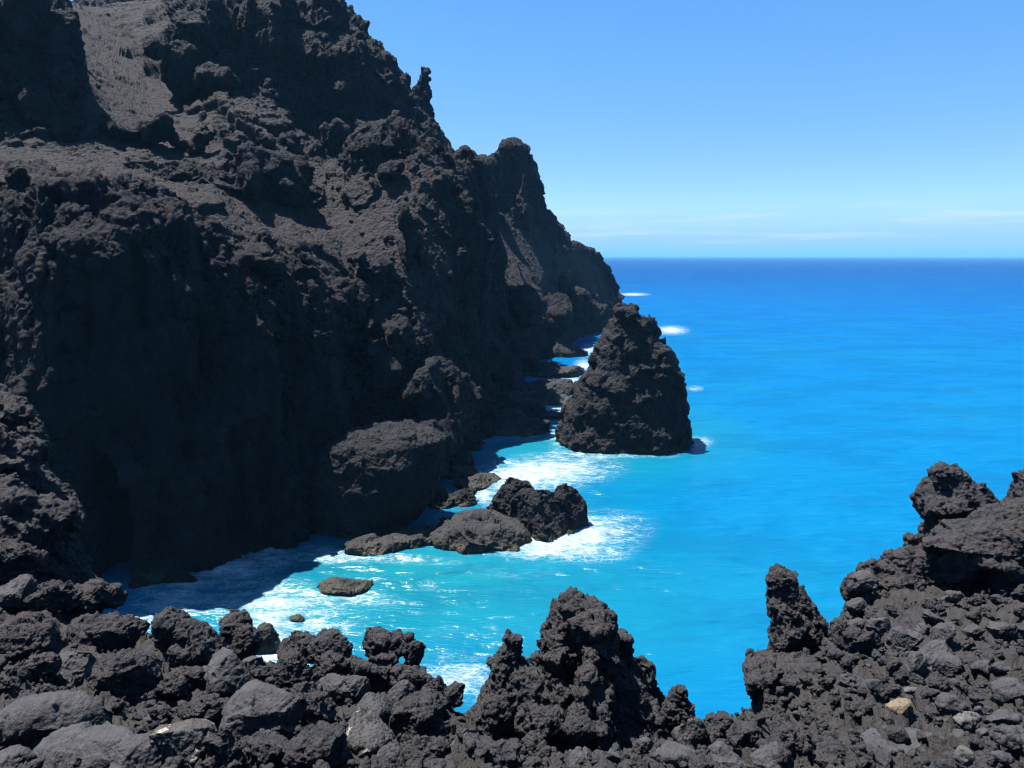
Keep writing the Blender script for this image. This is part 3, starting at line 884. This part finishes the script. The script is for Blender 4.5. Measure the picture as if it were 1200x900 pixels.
# --- boulders named one by one: kind, px, py, half width, half height, tilt, label
BO = [
 ('slab', 62, 848, 76, 44, .18, 'largest smooth flat grey slab in the bottom left corner'),
 ('slab', 112, 880, 66, 36, .25, 'smooth rounded grey boulder just below the largest flat slab'),
 ('slab', 152, 896, 52, 28, .05, 'low smooth boulder cut by the bottom edge, right of the smooth rounded one'),
 ('slab', 12, 896, 26, 16, .1, 'small pale smooth stone in the extreme bottom left corner'),
 ('stone', 90, 782, 34, 22, .2, 'angular slab with a flat lit top above the largest flat slab'),
 ('rough', 42, 783, 24, 18, 0, 'small rough rock left of the angular flat-topped slab'),
 ('stone', 16, 697, 30, 24, .15, 'smooth-topped boulder at the left edge under the craggy outcrop'),
 ('rough', 20, 652, 26, 22, 0, 'rough upright rock at the left edge under the craggy outcrop'),
 ('rough', 62, 700, 32, 22, 0, 'rough rock right of the smooth-topped left edge boulder'),
 ('rough', 108, 702, 34, 22, 0, 'rough crest rock in front of the black cave mouth'),
 ('rough', 122, 740, 52, 28, .1, 'wide rough rock overhanging a dark hollow below the cave'),
 ('rough', 30, 745, 40, 32, 0, 'rough shaded rock at the left edge above the flat slabs'),
 ('rough', 145, 792, 42, 30, .1, 'rough lumpy boulder right of the angular flat-topped slab'),
 ('rough', 214, 756, 48, 38, -.5, 'large rough rock rising to a point against the shadowed water'),
 ('rough', 276, 748, 32, 26, -.3, 'upright rock with a dark right face beside the pointed rock'),
 ('stone', 262, 792, 40, 32, -.2, 'big steep-faced boulder below the upright dark-faced rock'),
 ('stone', 302, 786, 20, 18, 0, 'small rock tucked against the big steep-faced boulder by the foam'),
 ('rough', 295, 760, 12, 10, 0, 'small reddish clinker perched beside the upright dark-faced rock'),
 ('rough', 205, 802, 32, 22, 0, 'rough rock in the gap left of the big steep-faced boulder'),
 ('slab', 312, 836, 60, 34, .35, 'large tilted slab boulder in the lower left centre'),
 ('rough', 358, 838, 34, 36, 0, 'lumpy rock joined to the right side of the large tilted slab'),
 ('patch', 212, 868, 36, 26, .1, 'grey boulder with a cream patch on its top'),
 ('rough', 238, 834, 34, 20, 0, 'rough rock just above the cream-patched boulder'),
 ('rough', 262, 876, 24, 26, 0, 'rough rock right of the cream-patched boulder'),
 ('rough', 318, 884, 36, 26, 0, 'rough boulder at the bottom edge under the large tilted slab'),
 ('rough', 376, 876, 40, 30, 0, 'big rough boulder at the bottom edge right of the tilted slab'),
 ('patch', 426, 866, 34, 26, .25, 'flat-topped boulder with a faint tan mark, left of the pinnacle'),
 ('stone', 440, 832, 26, 18, -.3, 'dark wedge-shaped stone lying behind the tan-marked boulder'),
 ('stone', 402, 806, 32, 18, -.15, 'broad flat slab on the crest in the lower left centre'),
 ('rough', 350, 762, 24, 22, -.4, 'leftmost crest rock beside the white foam'),
 ('rough', 388, 764, 30, 26, 0, 'lumpy crest rock with turquoise water behind it'),
 ('rough', 345, 790, 26, 22, 0, 'rough rock just under the leftmost crest rock'),
 ('rough', 385, 782, 24, 20, 0, 'rough rock just under the lumpy crest rock'),
 ('rough', 448, 760, 25, 26, 0, 'taller knobbly crest rock left of the upright finger rock'),
 ('rough', 482, 764, 15, 22, -.2, 'upright finger rock on the crest left of the pinnacle'),
 ('rough', 482, 800, 28, 24, 0, 'rough rock under the upright finger rock at the brink'),
 ('rough', 440, 790, 34, 22, 0, 'rough mass supporting the knobbly crest rock'),
 ('stone', 490, 787, 12, 8, .3, 'small smooth stone sticking out over the water on the crest'),
 ('stone', 468, 814, 22, 14, .1, 'small flat-topped rock below the upright finger rock'),
 ('rough', 492, 842, 40, 26, .3, 'long rough rock slanting down to the left of the pinnacle'),
 ('stone', 456, 886, 14, 12, .2, 'small dark wedge stone at the bottom edge left of the pinnacle'),
 ('rough', 495, 882, 32, 24, 0, 'rough rock at the bottom edge beside the small dark wedge stone'),
 ('rough', 510, 808, 18, 18, -.4, 'dark tooth-like rock at the crest just left of the pinnacle'),
 ('rough', 532, 812, 14, 16, 0, 'knobby little rock between the tooth-like rock and the pinnacle'),
 ('stone', 543, 872, 32, 30, -.2, 'rounded boulder at the left foot of the pinnacle'),
 ('rough', 592, 885, 30, 22, 0, 'rough rock at the bottom edge under the pinnacle'),
 ('stone', 740, 868, 8, 9, 0, 'small upright stone at the right foot of the pinnacle'),
 ('stone', 756, 876, 14, 9, .1, 'small rounded stone right of the small upright stone'),
 ('stone', 722, 886, 14, 12, 0, 'stone at the bottom edge under the right foot of the pinnacle'),
 ('stone', 678, 892, 24, 12, .1, 'low flat rock at the bottom edge under the tall pinnacle'),
 ('stone', 812, 860, 22, 20, -.4, 'boulder with a flat lit face right of the pinnacle'),
 ('rough', 838, 850, 20, 16, 0, 'rough rock on the crest between pinnacle and squat outcrop'),
 ('rough', 868, 862, 26, 18, 0, 'rough rock below the left end of the squat outcrop'),
 ('stone', 790, 888, 26, 14, .1, 'flat stone at the bottom edge below the flat-faced boulder'),
 ('stone', 850, 886, 26, 16, -.1, 'rounded stone at the bottom edge under the squat outcrop'),
 ('rough', 925, 866, 34, 22, 0, 'rough rock in front of the squat rounded outcrop'),
 ('stone', 905, 888, 26, 14, .1, 'flat-topped rock at the bottom edge in front of the squat outcrop'),
 ('rough', 965, 884, 36, 20, 0, 'wide rough rock at the bottom edge right of centre'),
 ('stone', 1058, 752, 26, 20, -.1, 'largest blocky grey boulder halfway up the right slope'),
 ('stone', 1033, 732, 17, 14, 0, 'blocky stone touching the upper left of the largest blocky boulder'),
 ('stone', 1014, 684, 20, 13, .1, 'rounded boulder high on the bank under the clinker crest'),
 ('stone', 1003, 710, 14, 12, .2, 'small boulder below the rounded one high on the bank'),
 ('stone', 1110, 777, 30, 19, .15, 'long grey boulder right of the largest blocky one'),
 ('stone', 1074, 778, 13, 13, 0, 'small dark block between the two largest grey boulders'),
 ('stone', 1092, 724, 15, 10, -.2, 'flat grey stone up the slope right of the blocky boulder'),
 ('stone', 1106, 742, 14, 12, 0, 'grey stone between the flat stone and the long grey boulder'),
 ('stone', 1150, 783, 12, 10, 0, 'round stone at the right end of the long grey boulder'),
 ('stone', 1172, 781, 12, 9, 0, 'oval stone lying right of the round stone on the right slope'),
 ('stone', 1000, 797, 18, 13, .1, 'grey stone right of the squat outcrop'),
 ('stone', 1026, 804, 11, 10, 0, 'small angular stone right of the grey one by the squat outcrop'),
 ('pale', 1066, 807, 10, 5, .1, 'small pale flat stone above the tan rock'),
 ('tan', 1058, 829, 18, 9, .2, 'bright tan rock on the right slope, only one of its colour'),
 ('stone', 1112, 824, 19, 9, 0, 'flat grey stone right of the bright tan rock'),
 ('pale', 1134, 846, 18, 11, .2, 'pale grey angular stone below the flat grey stone'),
 ('stone', 1123, 864, 11, 11, 0, 'dark squarish stone below the pale angular stone'),
 ('pale', 1130, 889, 11, 13, 0, 'pale pinkish upright stone at the bottom edge on the right'),
 ('slab', 1062, 874, 50, 16, .05, 'broad dark bedrock slab low on the right slope'),
 ('stone', 1026, 867, 9, 7, 0, 'little stone left of the broad bedrock slab'),
 ('slab', 1186, 812, 26, 14, -.1, 'smooth flat stone at the right edge beyond the pale angular stone'),
 ('slab', 1176, 842, 18, 9, .2, 'thin flat stone stacked below the smooth right edge stone'),
 ('slab', 1192, 868, 30, 15, -.4, 'large tilted flat slab in the bottom right corner'),
 ('slab', 1172, 888, 14, 8, 0, 'small flat stone beside the tilted corner slab'),
 ('stone', 1180, 740, 22, 12, 0, 'broad grey stone at the right edge below the overhanging ledge'),
 ('stone', 1140, 740, 14, 9, .1, 'small grey stone left of the broad stone below the ledge'),
 ('rough', 1012, 752, 22, 16, 0, 'rough rock between the slim spike and the largest blocky boulder'),
 ('rough', 988, 745, 16, 18, 0, 'rough clinker rock at the right foot of the slim spike'),
 ('rough', 1010, 835, 22, 18, 0, 'rough dark rock right of the squat outcrop and left of the tan rock'),
]
for (kd, px, py, hw, hh, tl, lab) in BO:
    mat = {'patch': M_PATCH, 'tan': M_TAN, 'pale': M_PALE}.get(kd)
    k2 = kd if kd in ('slab', 'rough') else 'stone'
    nm = 'flat_boulder' if kd == 'slab' and hw > 40 else ('boulder' if max(hw, hh) > 18 else 'stone')
    stone(nm, px, py, hw, hh, lab, mat=mat, cat={'flat_boulder': 'boulder'}.get(nm, nm), kind=k2, tilt=tl)

# --- smaller stones between them, each labelled by what it lies next to
named = list(LAND)
taken = {}
def side(dx, dy):
    if abs(dx) > abs(dy) * 1.3: return 'right of' if dx > 0 else 'left of'
    return 'below' if dy > 0 else 'above'
rs = np.random.default_rng(77)
made = 0
tries = 0
while made < 120 and tries < 4000:
    tries += 1
    px = rs.uniform(0, 1200)
    if made < 70: px = rs.uniform(940, 1200)
    cy = np.interp(px, [c[0] for c in CREST], [c[1] for c in CREST])
    py = rs.uniform(cy + 6, 898)
    hw = rs.uniform(4.5, 13) * (1.0 if px > 900 else 1.1)
    q = [(math.hypot(px - l[0], (py - l[1]) * 1.4) - l[2], l) for l in LAND]
    if min(v for v, _ in q) < hw * .45: continue
    qn = sorted([(math.hypot(px - l[0], (py - l[1]) * 1.4), l) for l in named])
    best = None
    size = 'small' if hw > 8.5 else 'tiny'
    for dd, l in qn[:5]:
        for adj in (('rough', 'rounded') if rs.random() < .5 else ('rounded', 'rough')):
            key = (l[3], side(px - l[0], py - l[1]), adj, size)
            if key not in taken and best is None:
                best = (key, l, adj)
    if best is None: continue
    key, l, adj = best
    short = l[3]
    lab = f"{size} {adj} stone {key[1]} the {short}"
    if len(lab.split()) > 16:
        continue
    taken[key] = 1
    stone('stone', px, py, hw, hw * rs.uniform(.6, .9), lab, cat='stone', group='small stones lying between the boulders', kind='rough' if adj == 'rough' else 'stone',
          mat=M_CLINK if rs.random() < .6 else None, tilt=rs.uniform(-.3, .3), seed=5000 + made, voxel=.007)
    made += 1

# --- clinker rubble: nobody could count it
def rubble():
    r_ = np.random.default_rng(99)
    sel = GYs[(GYs[:, 1] < 13)]
    ppx, ppy = project(sel)
    sel = sel[(ppx > -120) & (ppx < 1320) & (ppy < 960)]
    protos = []
    for k in range(10):
        V, T = cut_stone((0, 0, 0), (1, 1, .8), r_, 7, .5, .9, level=3)
        V = V + V * (fbm(V / .6, 2, k * 3.1, mode='b') * .22)[:, None]
        protos.append((V.astype(np.float32), T))
    Vs, Ts, n = [], [], 0
    for i in r_.integers(0, len(sel), 9000):
        p = sel[i]
        s = .012 + .055 * r_.random() ** 3
        V, T = protos[r_.integers(10)]
        W = (V * (s * r_.uniform(.7, 1.3, 3)).astype(np.float32)) @ rot_rand(r_).T.astype(np.float32) + p + np.array([0, 0, s * .3], np.float32)
        Vs.append(W); Ts.append(T + n); n += len(V)
    me = mesh_from('lava_rubble', np.concatenate(Vs), np.concatenate(Ts))
    link('lava_rubble', me, M_CLINK, kind='stuff')
rubble()

bpy.data.objects.remove(_tmp)

# ------------------------------------------------------------------ sea air
if HAZE:
    hv, hq = np.array([(x, y, z_) for z_ in (-6, 130) for (x, y) in ((-72000, -72000), (72000, -72000), (72000, 72000), (-72000, 72000))], float), \
             np.array([(0, 3, 2, 1), (4, 5, 6, 7), (0, 1, 5, 4), (1, 2, 6, 5), (2, 3, 7, 6), (3, 0, 4, 7)])
    hm, hnt = new_mat('sea_air'); hg = G(hnt)
    pv = hg.n('ShaderNodeVolumePrincipled'); pv.inputs['Color'].default_value = (.22, .60, 1, 1); pv.inputs['Density'].default_value = HAZE
    ho = hg.n('ShaderNodeOutputMaterial'); hg.l(pv.outputs[0], ho.inputs['Volume'])
    link('haze', mesh_from('haze', hv, hq, False), hm, kind='stuff')
    scene.cycles.volume_bounces = 0


# ------------------------------------------------------------------ light and sky
SUN = np.array([-.95, .32, 0]); SUN /= np.linalg.norm(SUN)
EL = math.radians(70)
sd = np.array([SUN[0] * math.cos(EL), SUN[1] * math.cos(EL), math.sin(EL)])
ld = bpy.data.lights.new('sun', 'SUN')
ld.energy = 5.0; ld.angle = math.radians(.5); ld.color = (1, .965, .925)
lo = bpy.data.objects.new('sun', ld); COL.objects.link(lo)
lo.rotation_euler = Vector(sd).to_track_quat('Z', 'Y').to_euler()
lo.location = (-60, 40, 120)

w = bpy.data.worlds.new('World'); scene.world = w; w.use_nodes = True
nt = w.node_tree; nt.nodes.clear(); g = G(nt)
sky = g.n('ShaderNodeTexSky'); sky.sky_type = 'NISHITA'; sky.sun_disc = False
sky.sun_elevation = EL; sky.sun_rotation = math.atan2(SUN[0], SUN[1])
sky.altitude = 30; sky.air_density = .55; sky.dust_density = 0.0; sky.ozone_density = 6.0
tc = g.n('ShaderNodeTexCoord').outputs['Generated']
sx = g.n('ShaderNodeSeparateXYZ'); g.l(tc, sx.inputs[0])
# thin cloud banks low over the horizon
mp = g.n('ShaderNodeMapping'); mp.inputs['Scale'].default_value = (5, 5, 120); g.l(tc, mp.inputs['Vector'])
cn = g.noise(mp.outputs[0], 1.0, 6, .6)
band = g.math('MULTIPLY', g.mr(sx.outputs[2], .006, .025), g.mr(sx.outputs[2], .075, .04))
cl = g.math('MULTIPLY', g.math('MULTIPLY', g.mr(cn, .48, .66), band), .42)
tint = g.mix(g.mr(sx.outputs[2], .02, .30), (.98, 1.0, 1.02), (.93, 1.38, 1.45))
skc = g.mix(1.0, sky.outputs[0], tint, 'MULTIPLY')
haze = g.mr(sx.outputs[2], .075, .012)          # bluish sea haze lying on the horizon
skc = g.mix(g.math('MULTIPLY', haze, .8), skc, (1.75, 3.0, 5.0))
skc = g.mix(cl, skc, (4.6, 5.2, 5.6))
bg = g.n('ShaderNodeBackground'); bg.inputs['Strength'].default_value = .0755
g.l(skc, bg.inputs[0])
ow = g.n('ShaderNodeOutputWorld'); g.l(bg.outputs[0], ow.inputs[0])

cd = bpy.data.cameras.new('camera'); cam = bpy.data.objects.new('camera', cd); COL.objects.link(cam)
cd.sensor_width = 36; cd.lens = 36 * FPX / 1200
cd.clip_start = .05; cd.clip_end = 200000
cam.location = (0, 0, HC); cam.rotation_euler = (math.pi / 2 - PITCH, 0, 0)
scene.camera = cam
scene.view_settings.view_transform = 'Standard'
scene.view_settings.look = 'None'
scene.view_settings.exposure = 1.3
scene.view_settings.gamma = 1
scene.view_settings.use_curve_mapping = False
scene.cycles.use_denoising = True
scene.cycles.pixel_filter_type = 'BLACKMAN_HARRIS'
scene.cycles.filter_width = 1.25
scene.cycles.max_bounces = 4
scene.cycles.diffuse_bounces = 0
